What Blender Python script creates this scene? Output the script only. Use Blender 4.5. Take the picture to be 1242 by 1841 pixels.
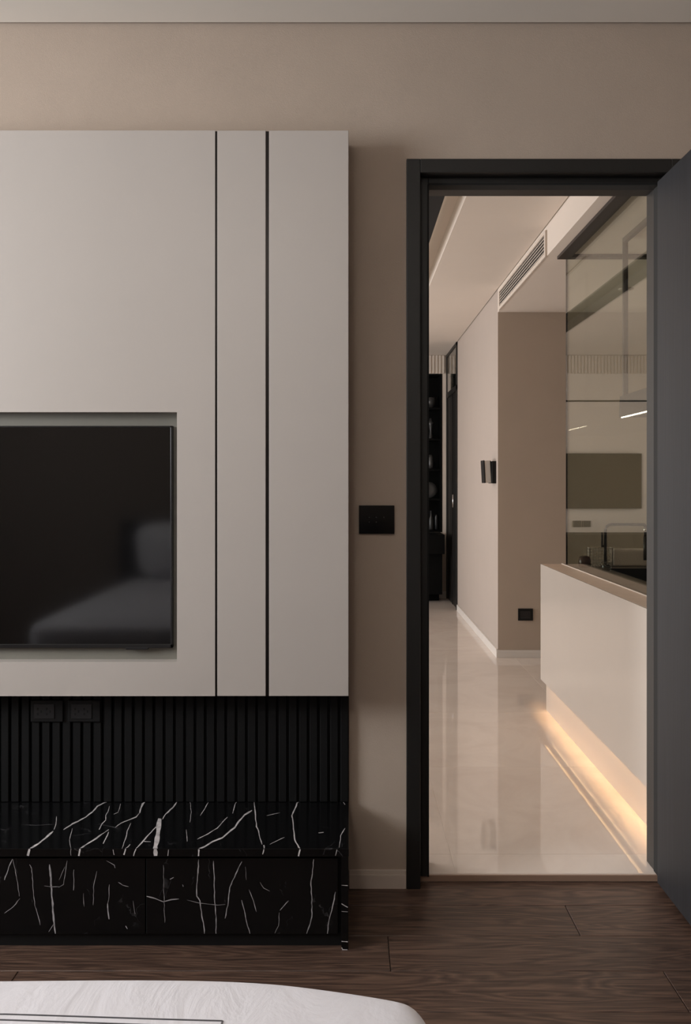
import bpy, bmesh, math, random
from mathutils import Vector, Matrix
random.seed(7)
for o in list(bpy.data.objects):
    bpy.data.objects.remove(o, do_unlink=True)
scene = bpy.context.scene
C = scene.collection

# ------------------------------------------------------------------ camera
CAMH, F = 1.212, 1680.0            # eye height, focal length in pixels of the 1242x1841 frame
VX, VY = 627.0, 868.0              # vanishing point of the depth direction
cam = bpy.data.cameras.new('camera')
cam_o = bpy.data.objects.new('camera', cam)
C.objects.link(cam_o)
cam_o.location = (0, 0, CAMH)
cam_o.rotation_euler = (math.radians(90), 0, 0)
cam.sensor_fit = 'VERTICAL'
cam.sensor_height = 36.0
cam.lens = F / 1841.0 * 36.0
cam.shift_x = -(VX - 621.0) / 1841.0
cam.shift_y = -(920.5 - VY) / 1841.0
cam.clip_start = 0.02
scene.camera = cam_o

# ------------------------------------------------------------------ world, light, exposure
world = bpy.data.worlds.new('world')
scene.world = world
world.use_nodes = True
bg = world.node_tree.nodes['Background']
bg.inputs[0].default_value = (0.62, 0.72, 0.85, 1)
bg.inputs[1].default_value = 1.0
vs = scene.view_settings
vs.view_transform = 'Standard'
vs.look = 'None'
vs.exposure = 0.0
vs.gamma = 1.0
vs.use_curve_mapping = False

def area(name, loc, rot, sx, sy, power, col):
    l = bpy.data.lights.new(name, 'AREA')
    l.shape = 'RECTANGLE'; l.size = sx; l.size_y = sy
    l.energy = power; l.color = col
    o = bpy.data.objects.new(name, l)
    o.location = loc; o.rotation_euler = rot
    C.objects.link(o)
    return o
PI = math.pi
# daylight entering by the bedroom window (left wall) and by the living room window
area('bedroom_window_daylight', (-3.17, 1.05, 1.85), (0, -PI/2, 0), 1.10, 1.50, 112, (0.95, 0.975, 1.0))
area('living_window_daylight', (-3.52, 6.2, 1.25), (0, -PI/2, 0), 2.1, 4.4, 150, (1.0, 0.975, 0.955))

# ------------------------------------------------------------------ helpers
def X(px, Y): return (px - VX) / F * Y
def Z(py, Y): return CAMH - (py - VY) / F * Y
def s2l(c):
    out = []
    for v in c:
        v /= 255.0
        out.append(v / 12.92 if v <= 0.04045 else ((v + 0.055) / 1.055) ** 2.4)
    return tuple(out) + (1.0,)

class NT:
    def __init__(s, name):
        s.m = bpy.data.materials.new(name); s.m.use_nodes = True
        s.t = s.m.node_tree; s.b = s.t.nodes['Principled BSDF']; s.out = s.t.nodes['Material Output']
    def n(s, typ, **kw):
        nd = s.t.nodes.new(typ)
        for k, v in kw.items():
            if hasattr(nd, k) and k not in nd.inputs: setattr(nd, k, v)
            else: nd.inputs[k].default_value = v
        return nd
    def l(s, a, b): s.t.links.new(a, b)
    def ramp(s, fac, stops):
        r = s.t.nodes.new('ShaderNodeValToRGB')
        e = r.color_ramp.elements
        e[0].position, e[0].color = stops[0]
        e[1].position, e[1].color = stops[-1]
        for p, c in stops[1:-1]:
            el = e.new(p); el.color = c
        s.l(fac, r.inputs[0]); return r
    def coords(s, kind='Object', scale=(1, 1, 1), rnd=False):
        tc = s.t.nodes.new('ShaderNodeTexCoord')
        mp = s.t.nodes.new('ShaderNodeMapping')
        mp.inputs['Scale'].default_value = scale
        src = tc.outputs[kind]
        if rnd:
            oi = s.t.nodes.new('ShaderNodeObjectInfo')
            mu = s.n('ShaderNodeVectorMath', operation='SCALE')
            cb = s.t.nodes.new('ShaderNodeCombineXYZ')
            for i in range(3): s.l(oi.outputs['Random'], cb.inputs[i])
            s.l(cb.outputs[0], mu.inputs[0]); mu.inputs['Scale'].default_value = 37.0
            ad = s.n('ShaderNodeVectorMath', operation='ADD')
            s.l(src, ad.inputs[0]); s.l(mu.outputs[0], ad.inputs[1]); src = ad.outputs[0]
        s.l(src, mp.inputs[0]); return mp.outputs[0]
    def noise(s, vec, scale, detail=4, rough=0.55, dist=0.0):
        nd = s.n('ShaderNodeTexNoise'); nd.inputs['Scale'].default_value = scale
        nd.inputs['Detail'].default_value = detail; nd.inputs['Roughness'].default_value = rough
        nd.inputs['Distortion'].default_value = dist
        s.l(vec, nd.inputs['Vector']); return nd.outputs['Fac']
    def bump(s, h, strength, dist=0.002):
        bp = s.n('ShaderNodeBump'); bp.inputs['Strength'].default_value = strength
        bp.inputs['Distance'].default_value = dist
        s.l(h, bp.inputs['Height']); s.l(bp.outputs[0], s.b.inputs['Normal'])

def paint(name, rgb, rough=0.6, var=0.04, nscale=6, bump=0.0, bscale=300, metallic=0.0, spec=0.5, stretch=(1, 1, 1), coat=0.0):
    a = NT(name); c = s2l(rgb)
    a.b.inputs['Roughness'].default_value = rough
    a.b.inputs['Metallic'].default_value = metallic
    a.b.inputs['Specular IOR Level'].default_value = spec
    a.b.inputs['Coat Weight'].default_value = coat
    v = a.coords('Object', stretch)
    nz = a.noise(v, nscale)
    lo = tuple(x * (1 - var) for x in c[:3]) + (1,); hi = tuple(min(1, x * (1 + var)) for x in c[:3]) + (1,)
    r = a.ramp(nz, [(0.3, lo), (0.7, hi)])
    a.l(r.outputs[0], a.b.inputs['Base Color'])
    if bump:
        a.bump(a.noise(v, bscale, 3), bump, 0.0015)
    return a.m

def emit(name, rgb, strength):
    a = NT(name); a.t.nodes.remove(a.b)
    e = a.n('ShaderNodeEmission'); e.inputs[0].default_value = rgb + (1,); e.inputs[1].default_value = strength
    a.l(e.outputs[0], a.out.inputs[0]); return a.m

def pane_mat(name, tint, rough=0.0, boost=1.0):
    """clear sheet glass: what lies behind, tinted, plus a reflection that grows towards grazing view"""
    a = NT(name); a.t.nodes.remove(a.b)
    tr = a.n('ShaderNodeBsdfTransparent'); tr.inputs[0].default_value = tint + (1,)
    gl = a.n('ShaderNodeBsdfGlossy'); gl.inputs['Roughness'].default_value = rough
    gl.inputs[0].default_value = (1, 1, 1, 1)
    ge = a.n('ShaderNodeNewGeometry')
    dt = a.n('ShaderNodeVectorMath', operation='DOT_PRODUCT')
    a.l(ge.outputs['Normal'], dt.inputs[0]); a.l(ge.outputs['Incoming'], dt.inputs[1])
    ab = a.n('ShaderNodeMath', operation='ABSOLUTE'); a.l(dt.outputs['Value'], ab.inputs[0])
    su = a.n('ShaderNodeMath', operation='SUBTRACT'); su.inputs[0].default_value = 1.0; a.l(ab.outputs[0], su.inputs[1])
    pw = a.n('ShaderNodeMath', operation='POWER'); a.l(su.outputs[0], pw.inputs[0]); pw.inputs[1].default_value = 5.0
    ma = a.n('ShaderNodeMath', operation='MULTIPLY_ADD'); a.l(pw.outputs[0], ma.inputs[0])
    ma.inputs[1].default_value = 0.96 * boost; ma.inputs[2].default_value = 0.04
    mx = a.n('ShaderNodeMixShader'); a.l(ma.outputs[0], mx.inputs[0])
    a.l(tr.outputs[0], mx.inputs[1]); a.l(gl.outputs[0], mx.inputs[2]); a.l(mx.outputs[0], a.out.inputs[0])
    return a.m

def marble_mat():
    a = NT('black_marble'); a.b.inputs['Roughness'].default_value = 0.16; a.b.inputs['Specular IOR Level'].default_value = 0.3
    v = a.coords('Object')
    wob = a.noise(v, 5, 5)
    ad = a.n('ShaderNodeVectorMath', operation='MULTIPLY_ADD')
    cb = a.n('ShaderNodeCombineXYZ')
    for i in range(3): a.l(wob, cb.inputs[i])
    a.l(cb.outputs[0], ad.inputs[0]); ad.inputs[1].default_value = (0.35, 0.1, 0.3); a.l(v, ad.inputs[2])
    mp = a.n('ShaderNodeMapping'); mp.inputs['Scale'].default_value = (11, 5, 4.5); a.l(ad.outputs[0], mp.inputs[0])
    vo = a.n('ShaderNodeTexVoronoi', feature='DISTANCE_TO_EDGE'); vo.inputs['Scale'].default_value = 1.0
    a.l(mp.outputs[0], vo.inputs['Vector'])
    th = a.ramp(vo.outputs['Distance'], [(0.0, (1, 1, 1, 1)), (0.008, (0.3, 0.3, 0.3, 1)), (0.016, (0, 0, 0, 1))])
    msk = a.ramp(a.noise(v, 9, 4), [(0.54, (0, 0, 0, 1)), (0.68, (1, 1, 1, 1))])
    mu = a.n('ShaderNodeMath', operation='MULTIPLY'); a.l(th.outputs[0], mu.inputs[0]); a.l(msk.outputs[0], mu.inputs[1])
    sp = a.ramp(a.noise(v, 150, 6, 0.7), [(0.70, (0, 0, 0, 1)), (0.80, (0.25, 0.25, 0.25, 1))])
    mx0 = a.n('ShaderNodeMath', operation='MAXIMUM'); a.l(mu.outputs[0], mx0.inputs[0]); a.l(sp.outputs[0], mx0.inputs[1])
    mx = a.n('ShaderNodeMix', data_type='RGBA')
    a.l(mx0.outputs[0], mx.inputs[0])
    mx.inputs[6].default_value = s2l((10, 10, 11)); mx.inputs[7].default_value = s2l((82, 80, 82))
    a.l(mx.outputs[2], a.b.inputs['Base Color'])
    return a.m

def wood_floor_mat():
    a = NT('dark_oak_plank')
    v = a.coords('Object', (1, 1, 1), rnd=True)
    st = a.n('ShaderNodeMapping'); st.inputs['Scale'].default_value = (0.75, 6.5, 6.5); a.l(v, st.inputs[0])
    wob = a.noise(st.outputs[0], 1.3, 3, 0.5, 0.4)
    # growth rings cut along the board: contour bands of a stretched noise field
    mul = a.n('ShaderNodeMath', operation='MULTIPLY'); a.l(wob, mul.inputs[0]); mul.inputs[1].default_value = 40.0
    fr = a.n('ShaderNodeMath', operation='PINGPONG'); a.l(mul.outputs[0], fr.inputs[0]); fr.inputs[1].default_value = 1.0
    fi = a.n('ShaderNodeMapping'); fi.inputs['Scale'].default_value = (5, 160, 160); a.l(v, fi.inputs[0])
    fine = a.noise(fi.outputs[0], 1.0, 5, 0.65)
    mi = a.n('ShaderNodeMath', operation='MULTIPLY_ADD'); a.l(fr.outputs[0], mi.inputs[0]); mi.inputs[1].default_value = 0.30; a.l(fine, mi.inputs[2])
    r = a.ramp(mi.outputs[0], [(0.30, s2l((43, 31, 26))), (0.60, s2l((75, 56, 47))), (0.92, s2l((110, 85, 71)))])
    oi = a.n('ShaderNodeObjectInfo')
    hs = a.n('ShaderNodeHueSaturation')
    mr = a.n('ShaderNodeMapRange'); a.l(oi.outputs['Random'], mr.inputs[0]); mr.inputs[3].default_value = 0.82; mr.inputs[4].default_value = 1.15
    a.l(mr.outputs[0], hs.inputs['Value']); a.l(r.outputs[0], hs.inputs['Color'])
    a.l(hs.outputs[0], a.b.inputs['Base Color'])
    a.b.inputs['Roughness'].default_value = 0.42
    a.bump(mi.outputs[0], 0.25, 0.0015)
    return a.m

def leaf_mat():
    a = NT('charcoal_stained_wood')
    v = a.coords('Object', (60, 60, 1.2))
    g = a.noise(v, 3.0, 5, 0.6)
    r = a.ramp(g, [(0.35, s2l((26, 26, 29))), (0.7, s2l((37, 37, 41)))])
    a.l(r.outputs[0], a.b.inputs['Base Color']); a.b.inputs['Roughness'].default_value = 0.55; a.b.inputs['Specular IOR Level'].default_value = 0.3
    a.bump(g, 0.25, 0.001)
    return a.m

def tile_mat():
    a = NT('polished_cream_tile')
    v = a.coords('Object', (1, 1, 1), rnd=True)
    w = a.noise(v, 2.2, 5, 0.6, 1.5)
    r = a.ramp(w, [(0.3, s2l((218, 203, 192))), (0.6, s2l((228, 215, 204))), (0.8, s2l((222, 208, 197)))])
    a.l(r.outputs[0], a.b.inputs['Base Color']); a.b.inputs['Roughness'].default_value = 0.035
    a.b.inputs['IOR'].default_value = 1.55
    return a.m

def cloth_mat(name, rgb, scale=8, strength=0.5):
    a = NT(name); c = s2l(rgb)
    a.b.inputs['Base Color'].default_value = c
    a.b.inputs['Roughness'].default_value = 0.85
    a.b.inputs['Sheen Weight'].default_value = 0.2
    v = a.coords('Object', (1.6, 0.7, 1))
    n1 = a.noise(v, scale, 5, 0.55, 2.0)
    n2 = a.noise(a.coords('Object'), 500, 2)
    mi = a.n('ShaderNodeMath', operation='MULTIPLY_ADD'); a.l(n2, mi.inputs[0]); mi.inputs[1].default_value = 0.04; a.l(n1, mi.inputs[2])
    a.bump(mi.outputs[0], strength, 0.02)
    return a.m

M = {}
M['ivory'] = paint('ivory_lacquer', (175, 167, 161), 0.42, 0.015, 3)
M['taupe'] = paint('taupe_wallpaper', (170, 154, 140), 0.85, 0.03, 5, 0.35, 420)
M['kwall'] = paint('kitchen_taupe_paint', (180, 165, 150), 0.8, 0.02, 5)
M['ceil'] = paint('ceiling_white', (236, 230, 221), 0.8, 0.01, 4)
M['hallwall'] = paint('hall_beige_paint', (176, 164, 155), 0.7, 0.015, 4)
M['farwall'] = paint('living_wall_paint', (208, 196, 184), 0.7, 0.015, 4)
M['hallceil'] = paint('hall_ceiling_paint', (220, 209, 198), 0.8, 0.01, 4)
M['dark_wall'] = paint('dark_brown_wall', (112, 100, 90), 0.75, 0.04, 5)
M['gap'] = paint('shadow_gap_black', (20, 18, 17), 0.9, 0.02)
M['frame'] = paint('charcoal_door_frame', (21, 20, 19), 0.45, 0.06, 3, 0.15, 90, stretch=(20, 20, 1))
M['seal'] = paint('black_rubber', (8, 8, 8), 0.8, 0.02)
M['leaf'] = leaf_mat()
M['base'] = paint('baseboard_putty', (196, 182, 170), 0.5, 0.02)
M['basew'] = paint('baseboard_white', (222, 216, 210), 0.4, 0.02)
M['thresh'] = paint('threshold_bronze', (150, 122, 104), 0.4, 0.04, 20, stretch=(1, 30, 30))
M['plank'] = wood_floor_mat()
M['sub'] = paint('subfloor_dark', (22, 16, 13), 0.9, 0.03)
M['grout'] = paint('tile_grout', (205, 190, 178), 0.8, 0.02)
M['tile'] = tile_mat()
M['slat'] = paint('black_slat', (9, 9, 10), 0.55, 0.08, 8, spec=0.25, stretch=(30, 30, 1))
M['marble'] = marble_mat()
M['vein'] = paint('white_marble_vein', (190, 184, 184), 0.2, 0.35, 60)
M['veinf'] = paint('grey_marble_vein', (150, 146, 148), 0.2, 0.4, 60)
M['black'] = paint('matt_black', (11, 11, 12), 0.5, 0.05, spec=0.3)
M['groove'] = paint('black_metal_inlay', (30, 26, 24), 0.35, 0.05, metallic=0.6)
M['screen'] = paint('tv_glass', (4, 4, 5), 0.07, 0.0, spec=0.6)
M['bezel'] = paint('tv_bezel', (16, 15, 16), 0.3, 0.0)
M['grey_lining'] = paint('grey_lining', (112, 109, 100), 0.6, 0.02)
M['switch'] = paint('black_glass', (6, 6, 8), 0.08, 0.0)
M['icon'] = paint('switch_icon', (46, 45, 44), 0.4, 0.0)
M['insert'] = paint('socket_insert', (25, 25, 27), 0.4, 0.03)
M['hole'] = paint('socket_hole', (3, 3, 3), 0.9, 0.0)
M['gloss'] = paint('gloss_ivory_front', (206, 196, 186), 0.14, 0.01, 3)
M['ledge'] = paint('beige_ledge_stone', (206, 182, 163), 0.35, 0.05, 25)
M['trimw'] = paint('pale_metal_trim', (222, 212, 200), 0.35, 0.0)
M['ctop'] = paint('dark_wood_worktop', (78, 66, 59), 0.35, 0.3, 3, stretch=(25, 2, 25))
M['steel'] = paint('dark_steel', (20, 17, 16), 0.3, 0.03, spec=0.4)
M['chrome'] = paint('chrome', (200, 200, 200), 0.12, 0.0, metallic=1.0)
M['rail'] = paint('bronze_black_rail', (44, 38, 35), 0.4, 0.03, metallic=0.3)
M['hood'] = paint('hood_grey_metal', (22, 22, 20), 0.6, 0.03, spec=0.1)
M['pane'] = pane_mat('clear_sheet_glass', (0.92, 0.94, 0.90))
M['winpane'] = pane_mat('window_glass', (0.95, 0.97, 0.97))
M['tumbler'] = pane_mat('tumbler_glass', (0.93, 0.93, 0.92))
M['led'] = emit('warm_led', (1.0, 0.62, 0.30), 45.0)
M['hoodled'] = emit('hood_led', (1.0, 0.84, 0.66), 22.0)
M['coveled'] = emit('cove_led', (1.0, 0.88, 0.70), 1.6)
M['filldrum'] = emit('fill_lamp_glow', (1.0, 0.94, 0.87), 18.5)  # glow of the drum lamp added out of view as frontal fill
M['spot'] = emit('spot_led', (1.0, 0.86, 0.7), 10.0)
M['vent'] = paint('vent_white', (212, 200, 188), 0.5, 0.0)
M['ventdark'] = paint('vent_dark', (34, 30, 27), 0.8, 0.0)
M['greybox'] = paint('grey_plastic', (205, 199, 192), 0.5, 0.02)
M['duvet'] = cloth_mat('white_bedding', (206, 203, 208), 7, 0.16)
M['pillow'] = cloth_mat('pillow_cotton', (205, 202, 204), 6, 0.4)
M['stripe'] = cloth_mat('dark_piping', (58, 56, 60), 30, 0.1)
M['bedbase'] = cloth_mat('bed_base_fabric', (70, 62, 58), 40, 0.1)
M['headboard'] = cloth_mat('headboard_leather', (36, 32, 31), 5, 0.15)
M['cabblack'] = paint('black_cabinet', (6, 6, 6), 0.6, 0.05, spec=0.1)
M['decor'] = paint('grey_ceramic', (52, 51, 50), 0.35, 0.1)
M['amber'] = paint('brown_glass_jar', (66, 38, 30), 0.12, 0.1)
M['wire'] = paint('pale_wire', (235, 222, 210), 0.4, 0.0)
M['towel'] = cloth_mat('folded_towel', (236, 220, 208), 30, 0.3)
M['curtain'] = cloth_mat('sheer_curtain', (200, 196, 190), 20, 0.2)
M['winframe'] = paint('window_frame_dark', (48, 46, 45), 0.4, 0.02)

ORG = {}
def thing(name, loc, label=None, cat=None, group=None, kind=None, parent=None):
    o = bpy.data.objects.new(name, None); C.objects.link(o)
    o.empty_display_size = 0.1
    o.location = Vector(loc)
    ORG[o.name] = Vector(loc)
    tag(o, label, cat, group, kind); return o
def tag(o, label=None, cat=None, group=None, kind=None):
    if label: o['label'] = label
    if cat: o['category'] = cat
    if group: o['group'] = group
    if kind: o['kind'] = kind
    return o
def link(name, me, mat, parent=None, loc=None, smooth=False):
    """mesh given in world coordinates (or about loc) becomes one object under parent"""
    o = bpy.data.objects.new(name, me); C.objects.link(o)
    if mat is not None and len(me.materials) == 0: me.materials.append(mat)
    if smooth:
        for p in me.polygons: p.use_smooth = True
    return place(o, parent, loc)
def place(o, parent, loc):
    w = Vector(loc) if loc is not None else Vector((0, 0, 0))
    if parent is not None:
        o.parent = parent; o.location = w - ORG[parent.name]
    else:
        o.location = w
    ORG[o.name] = w
    return o
def new_mesh(bm, name='m'):
    bmesh.ops.recalc_face_normals(bm, faces=bm.faces[:])
    me = bpy.data.meshes.new(name); bm.to_mesh(me); bm.free(); return me
def add_box(bm, x0, x1, y0, y1, z0, z1, bev=0.0, seg=2):
    r = bmesh.ops.create_cube(bm, size=1.0)
    vs_ = r['verts']
    for v in vs_:
        v.co = Vector(((x0 + x1) / 2 + v.co.x * (x1 - x0), (y0 + y1) / 2 + v.co.y * (y1 - y0), (z0 + z1) / 2 + v.co.z * (z1 - z0)))
    if bev > 0:
        es = set(e for v in vs_ for e in v.link_edges)
        bmesh.ops.bevel(bm, geom=list(es), offset=bev, segments=seg, affect='EDGES', profile=0.5)
def boxes(name, lst, mat, parent=None, bev=0.0, seg=2, loc=None):
    """lst: world extents; the object's origin lies at the middle of its base"""
    x = [min(b[0] for b in lst), max(b[1] for b in lst)]
    y = [min(b[2] for b in lst), max(b[3] for b in lst)]
    z = min(b[4] for b in lst)
    L = Vector(((x[0] + x[1]) / 2, (y[0] + y[1]) / 2, z)) if loc is None else Vector(loc)
    bm = bmesh.new()
    for b in lst:
        add_box(bm, b[0] - L.x, b[1] - L.x, b[2] - L.y, b[3] - L.y, b[4] - L.z, b[5] - L.z, bev, seg)
    return link(name, new_mesh(bm, name), mat, parent, L)
def box(name, ext, mat, parent=None, bev=0.0, seg=2):
    return boxes(name, [ext], mat, parent, bev, seg)
def tube(name, pts, r, mat, parent=None, seg=10, closed=False):
    L = Vector(pts[0])
    bm = bmesh.new()
    rings = []
    P_ = [Vector(p) - L for p in pts]
    n = len(P_)
    for i, p in enumerate(P_):
        d = (P_[min(i + 1, n - 1)] - P_[max(i - 1, 0)]).normalized()
        up = Vector((0, 0, 1)) if abs(d.z) < 0.9 else Vector((1, 0, 0))
        a = d.cross(up).normalized(); b = d.cross(a).normalized()
        rings.append([bm.verts.new(p + a * (r * math.cos(t * 2 * PI / seg)) + b * (r * math.sin(t * 2 * PI / seg))) for t in range(seg)])
    for i in range(n - 1):
        for t in range(seg):
            bm.faces.new((rings[i][t], rings[i][(t + 1) % seg], rings[i + 1][(t + 1) % seg], rings[i + 1][t]))
    bm.faces.new(rings[0]); bm.faces.new(rings[-1])
    return link(name, new_mesh(bm, name), mat, parent, L, True)
def lathe(name, prof, loc, mat, parent=None, seg=24):
    bm = bmesh.new(); rings = []
    for r, z in prof:
        rings.append([bm.verts.new((max(r, 1e-4) * math.cos(2 * PI * t / seg), max(r, 1e-4) * math.sin(2 * PI * t / seg), z)) for t in range(seg)])
    for i in range(len(prof) - 1):
        for t in range(seg):
            bm.faces.new((rings[i][t], rings[i][(t + 1) % seg], rings[i + 1][(t + 1) % seg], rings[i + 1][t]))
    bm.faces.new(rings[0]); bm.faces.new(rings[-1])
    return link(name, new_mesh(bm, name), mat, parent, loc, True)

# ------------------------------------------------------------------ main dimensions
WY, WB = 2.80, 2.93                 # TV wall, bedroom and hall faces
CEIL = 2.586                        # bedroom ceiling
BX0, BX1, BY0 = -3.20, 1.95, -1.05  # bedroom
HF = 0.02                           # hall floor level
HC = 2.53                           # hall ceiling
SOF = 2.375                         # kitchen soffit underside
HX = 1.016                          # hall wall plane
FAR = 9.66
LX = -3.60
KX = 3.20
LFX0, LFX1 = 0.918, 0.958           # open leaf
OX0, OX1, OZ = 0.2133, 0.962, 2.137 # casing inner edges

# ------------------------------------------------------------------ bedroom shell
def S(o, label, cat): return tag(o, label, cat, kind='structure')
S(boxes('wall_back', [(LX, OX0 - 0.02, WY, WB, 0, 2.70), (OX1 + 0.02, KX, WY, WB, 0, 2.70), (OX0 - 0.02, OX1 + 0.02, WY, WB, OZ + 0.02, 2.70)], M['taupe']),
  'taupe wallpapered wall behind the television panel and around the doorway', 'wall')
S(boxes('wall_left', [(BX0 - 0.12, BX0, BY0, 0.26, 0, 2.70), (BX0 - 0.12, BX0, 1.84, WY, 0, 2.70), (BX0 - 0.12, BX0, 0.26, 1.84, 0, 1.26), (BX0 - 0.12, BX0, 0.26, 1.84, 2.45, 2.70)], M['taupe']),
  'taupe bedroom side wall with the window opening', 'wall')
S(box('wall_right', (BX1, BX1 + 0.12, BY0, WY, 0, 2.70), M['taupe']), 'taupe bedroom wall beyond the open door', 'wall')
S(box('wall_front', (BX0 - 0.12, BX1 + 0.12, BY0 - 0.12, BY0, 0, 2.70), M['dark_wall']), 'dark brown wall behind the bed head', 'wall')
S(box('ceiling', (BX0, BX1, BY0, WY - 0.012, CEIL, 2.68), M['ceil']), 'off-white bedroom ceiling above the television wall', 'ceiling')
S(box('trim_1', (BX0, BX1, WY - 0.012, WY, CEIL + 0.012, 2.68), M['gap']), 'thin dark shadow gap between ceiling and taupe wall', 'trim')

# window of the bedroom (outside the frame, the daylight comes from here)
w1 = thing('window_1', (BX0 - 0.06, 1.05, 1.26), 'bedroom window with dark frame in the side wall', 'window', kind='structure')
boxes('window_frame', [(BX0 - 0.09, BX0 - 0.03, 0.26, 0.31, 1.26, 2.45), (BX0 - 0.09, BX0 - 0.03, 1.79, 1.84, 1.26, 2.45),
                       (BX0 - 0.09, BX0 - 0.03, 0.31, 1.79, 1.26, 1.31), (BX0 - 0.09, BX0 - 0.03, 0.31, 1.79, 2.40, 2.45), (BX0 - 0.09, BX0 - 0.03, 1.02, 1.08, 1.31, 2.40)], M['winframe'], w1)
for y0, y1 in ((0.31, 1.02), (1.08, 1.79)):
    box('pane', (BX0 - 0.064, BX0 - 0.056, y0, y1, 1.31, 2.40), M['winpane'], w1)

# floor of dark planks
fl = box('floor', (BX0, BX1, BY0, 2.84, -0.08, -0.014), M['sub'])
S(fl, 'dark brown oak plank floor of the bedroom', 'floor')
PW = 0.18
cache = {}
def piece(name, sx, sy, sz, mat, bev, parent, c, seg=1):
    k = (name, round(sx, 4), round(sy, 4), round(sz, 4))
    if k not in cache:
        bm = bmesh.new(); add_box(bm, -sx / 2, sx / 2, -sy / 2, sy / 2, -sz, 0, bev, seg)
        me = new_mesh(bm, name); me.materials.append(mat); cache[k] = me
    return link(name, cache[k], None, parent, c)
joints = {0: 0.95, 1: 0.62, 2: 0.104, 3: 0.78, 4: -0.55}
row = 0
ytop = 2.86
while ytop > BY0:
    y1 = min(ytop, 2.84); y0 = max(ytop - PW, BY0)
    j = joints.get(row, random.uniform(-0.6, 0.7))
    xs = [BX0]
    e = j - 1.6 * math.ceil((j - BX0) / 1.6)
    while e < BX1:
        if e - BX0 > 0.1 and BX1 - e > 0.1: xs.append(e)
        e += 1.6
    xs.append(BX1)
    for a, b in zip(xs[:-1], xs[1:]):
        piece('plank', b - a - 0.0020, y1 - y0 - 0.0020, 0.014, M['plank'], 0.0012, fl, ((a + b) / 2, (y0 + y1) / 2, 0.0))
    row += 1; ytop -= PW

# skirting between bench and door casing, and right of the door
bb = boxes('baseboard_back', [(0.001, 0.1715, WY - 0.012, WY, 0.0, 0.042), (0.001, 0.1715, WY - 0.008, WY, 0.042, 0.054),
                              (1.004, BX1, WY - 0.012, WY, 0.0, 0.042), (1.004, BX1, WY - 0.008, WY, 0.042, 0.054)], M['base'], bev=0.001)
S(bb, 'stepped putty-coloured skirting between bench and door casing', 'baseboard')

# ------------------------------------------------------------------ door frame, leaf, threshold
tr = thing('trim_2', (0.58, WY, 0), 'charcoal door frame around the opening to the hall', 'door frame', kind='structure')
CF = WY - 0.015
CW = 0.0413
box('casing', (OX0 - CW, OX0, CF, WY, 0, OZ + CW), M['frame'], tr, 0.002)
box('casing', (OX1, OX1 + CW, CF, WY, 0, OZ + CW), M['frame'], tr, 0.002)
box('casing', (OX0, OX1, CF, WY, OZ, OZ + CW), M['frame'], tr, 0.002)
box('jamb', (OX0 - 0.02, OX0, WY, 2.945, HF - 0.02, OZ), M['frame'], tr)
box('jamb', (OX1, OX1 + 0.02, WY, 2.945, HF - 0.02, OZ), M['frame'], tr)
box('jamb', (OX0 - 0.02, OX1 + 0.02, WY, 2.945, OZ, OZ + 0.02), M['frame'], tr)
SY, SB = 2.83, 2.945
SX0, SX1, SZ = 0.2405, 0.938, 2.115
box('stop', (OX0, SX0, SY, SB, HF, OZ), M['frame'], tr, 0.0015)
box('stop', (SX1, OX1, SY, SB, HF, OZ), M['frame'], tr, 0.0015)
box('stop', (SX0, SX1, SY, SB, SZ, OZ), M['frame'], tr, 0.0015)
box('seal', (SX1 - 0.002, SX1 + 0.004, SY - 0.001, SY + 0.04, HF, SZ), M['seal'], tr)
box('seal', (SX0 - 0.003, SX0 + 0.002, SY - 0.003, SY + 0.02, HF, SZ), M['seal'], tr)
box('seal', (SX0, SX1, SY - 0.002, SY + 0.045, SZ - 0.002, SZ + 0.004), M['seal'], tr)
S(box('trim_3', (OX0, OX1, 2.840, 2.852, 0.0, HF - 0.001), M['thresh'], None, 0.001), 'bronze threshold strip across the doorway', 'threshold')

door = thing('door_1', (LFX1, WY - 0.02, 0.01), 'charcoal wooden bedroom door standing wide open', 'door', kind='structure')
box('door_leaf', (LFX0, LFX1, 2.04, WY - 0.018, 0.022, 2.108), M['leaf'], door, 0.0015)
hd = box('door_handle', (LFX0 - 0.008, LFX0, 2.09, 2.14, 0.99, 1.14), M['black'], door, 0.002)
tube('lever', [(LFX0 - 0.008, 2.115, 1.06), (LFX0 - 0.05, 2.115, 1.06), (LFX0 - 0.055, 2.13, 1.06), (LFX0 - 0.055, 2.25, 1.06)], 0.009, M['black'], hd)
for hz in (0.25, 1.05, 1.9):
    tube('hinge', [(LFX1 + 0.006, WY - 0.022, hz), (LFX1 + 0.006, WY - 0.022, hz + 0.1)], 0.006, M['steel'], door)

# ------------------------------------------------------------------ television wall panel
PT = 0.12
PF = WY - PT
PZ0, PZ1 = Z(1251.5, PF), Z(234.5, PF)
pa = thing('wall_panel', (-0.6, WY, PZ0), 'ivory lacquered wall panel with black grooves and recessed television niche', 'wall panel')
def pxs(a, b): return X(a, PF), X(b, PF)
rx = X(318, PF); rz1 = Z(741, PF); rz0 = Z(1190, PF)
PXL = -2.05
x0, x1 = PXL, X(386.5, PF)
rl = -1.93
RB = 0.042
boxes('panel', [(x0, x1, PF, WY, rz1, PZ1), (x0, x1, PF, WY, PZ0, rz0), (rx, x1, PF, WY, rz0, rz1), (x0, rl, PF, WY, rz0, rz1)], M['ivory'], pa)
box('niche_back', (rl, rx, PF + RB, WY, rz0, rz1), M['grey_lining'], pa)
a, b = pxs(390.5, 477.5); box('panel', (a, b, PF, WY, PZ0, PZ1), M['ivory'], pa, 0.001)
a, b = pxs(483.5, 626.5); box('panel', (a, b, PF, WY, PZ0, PZ1), M['ivory'], pa, 0.001)
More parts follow.
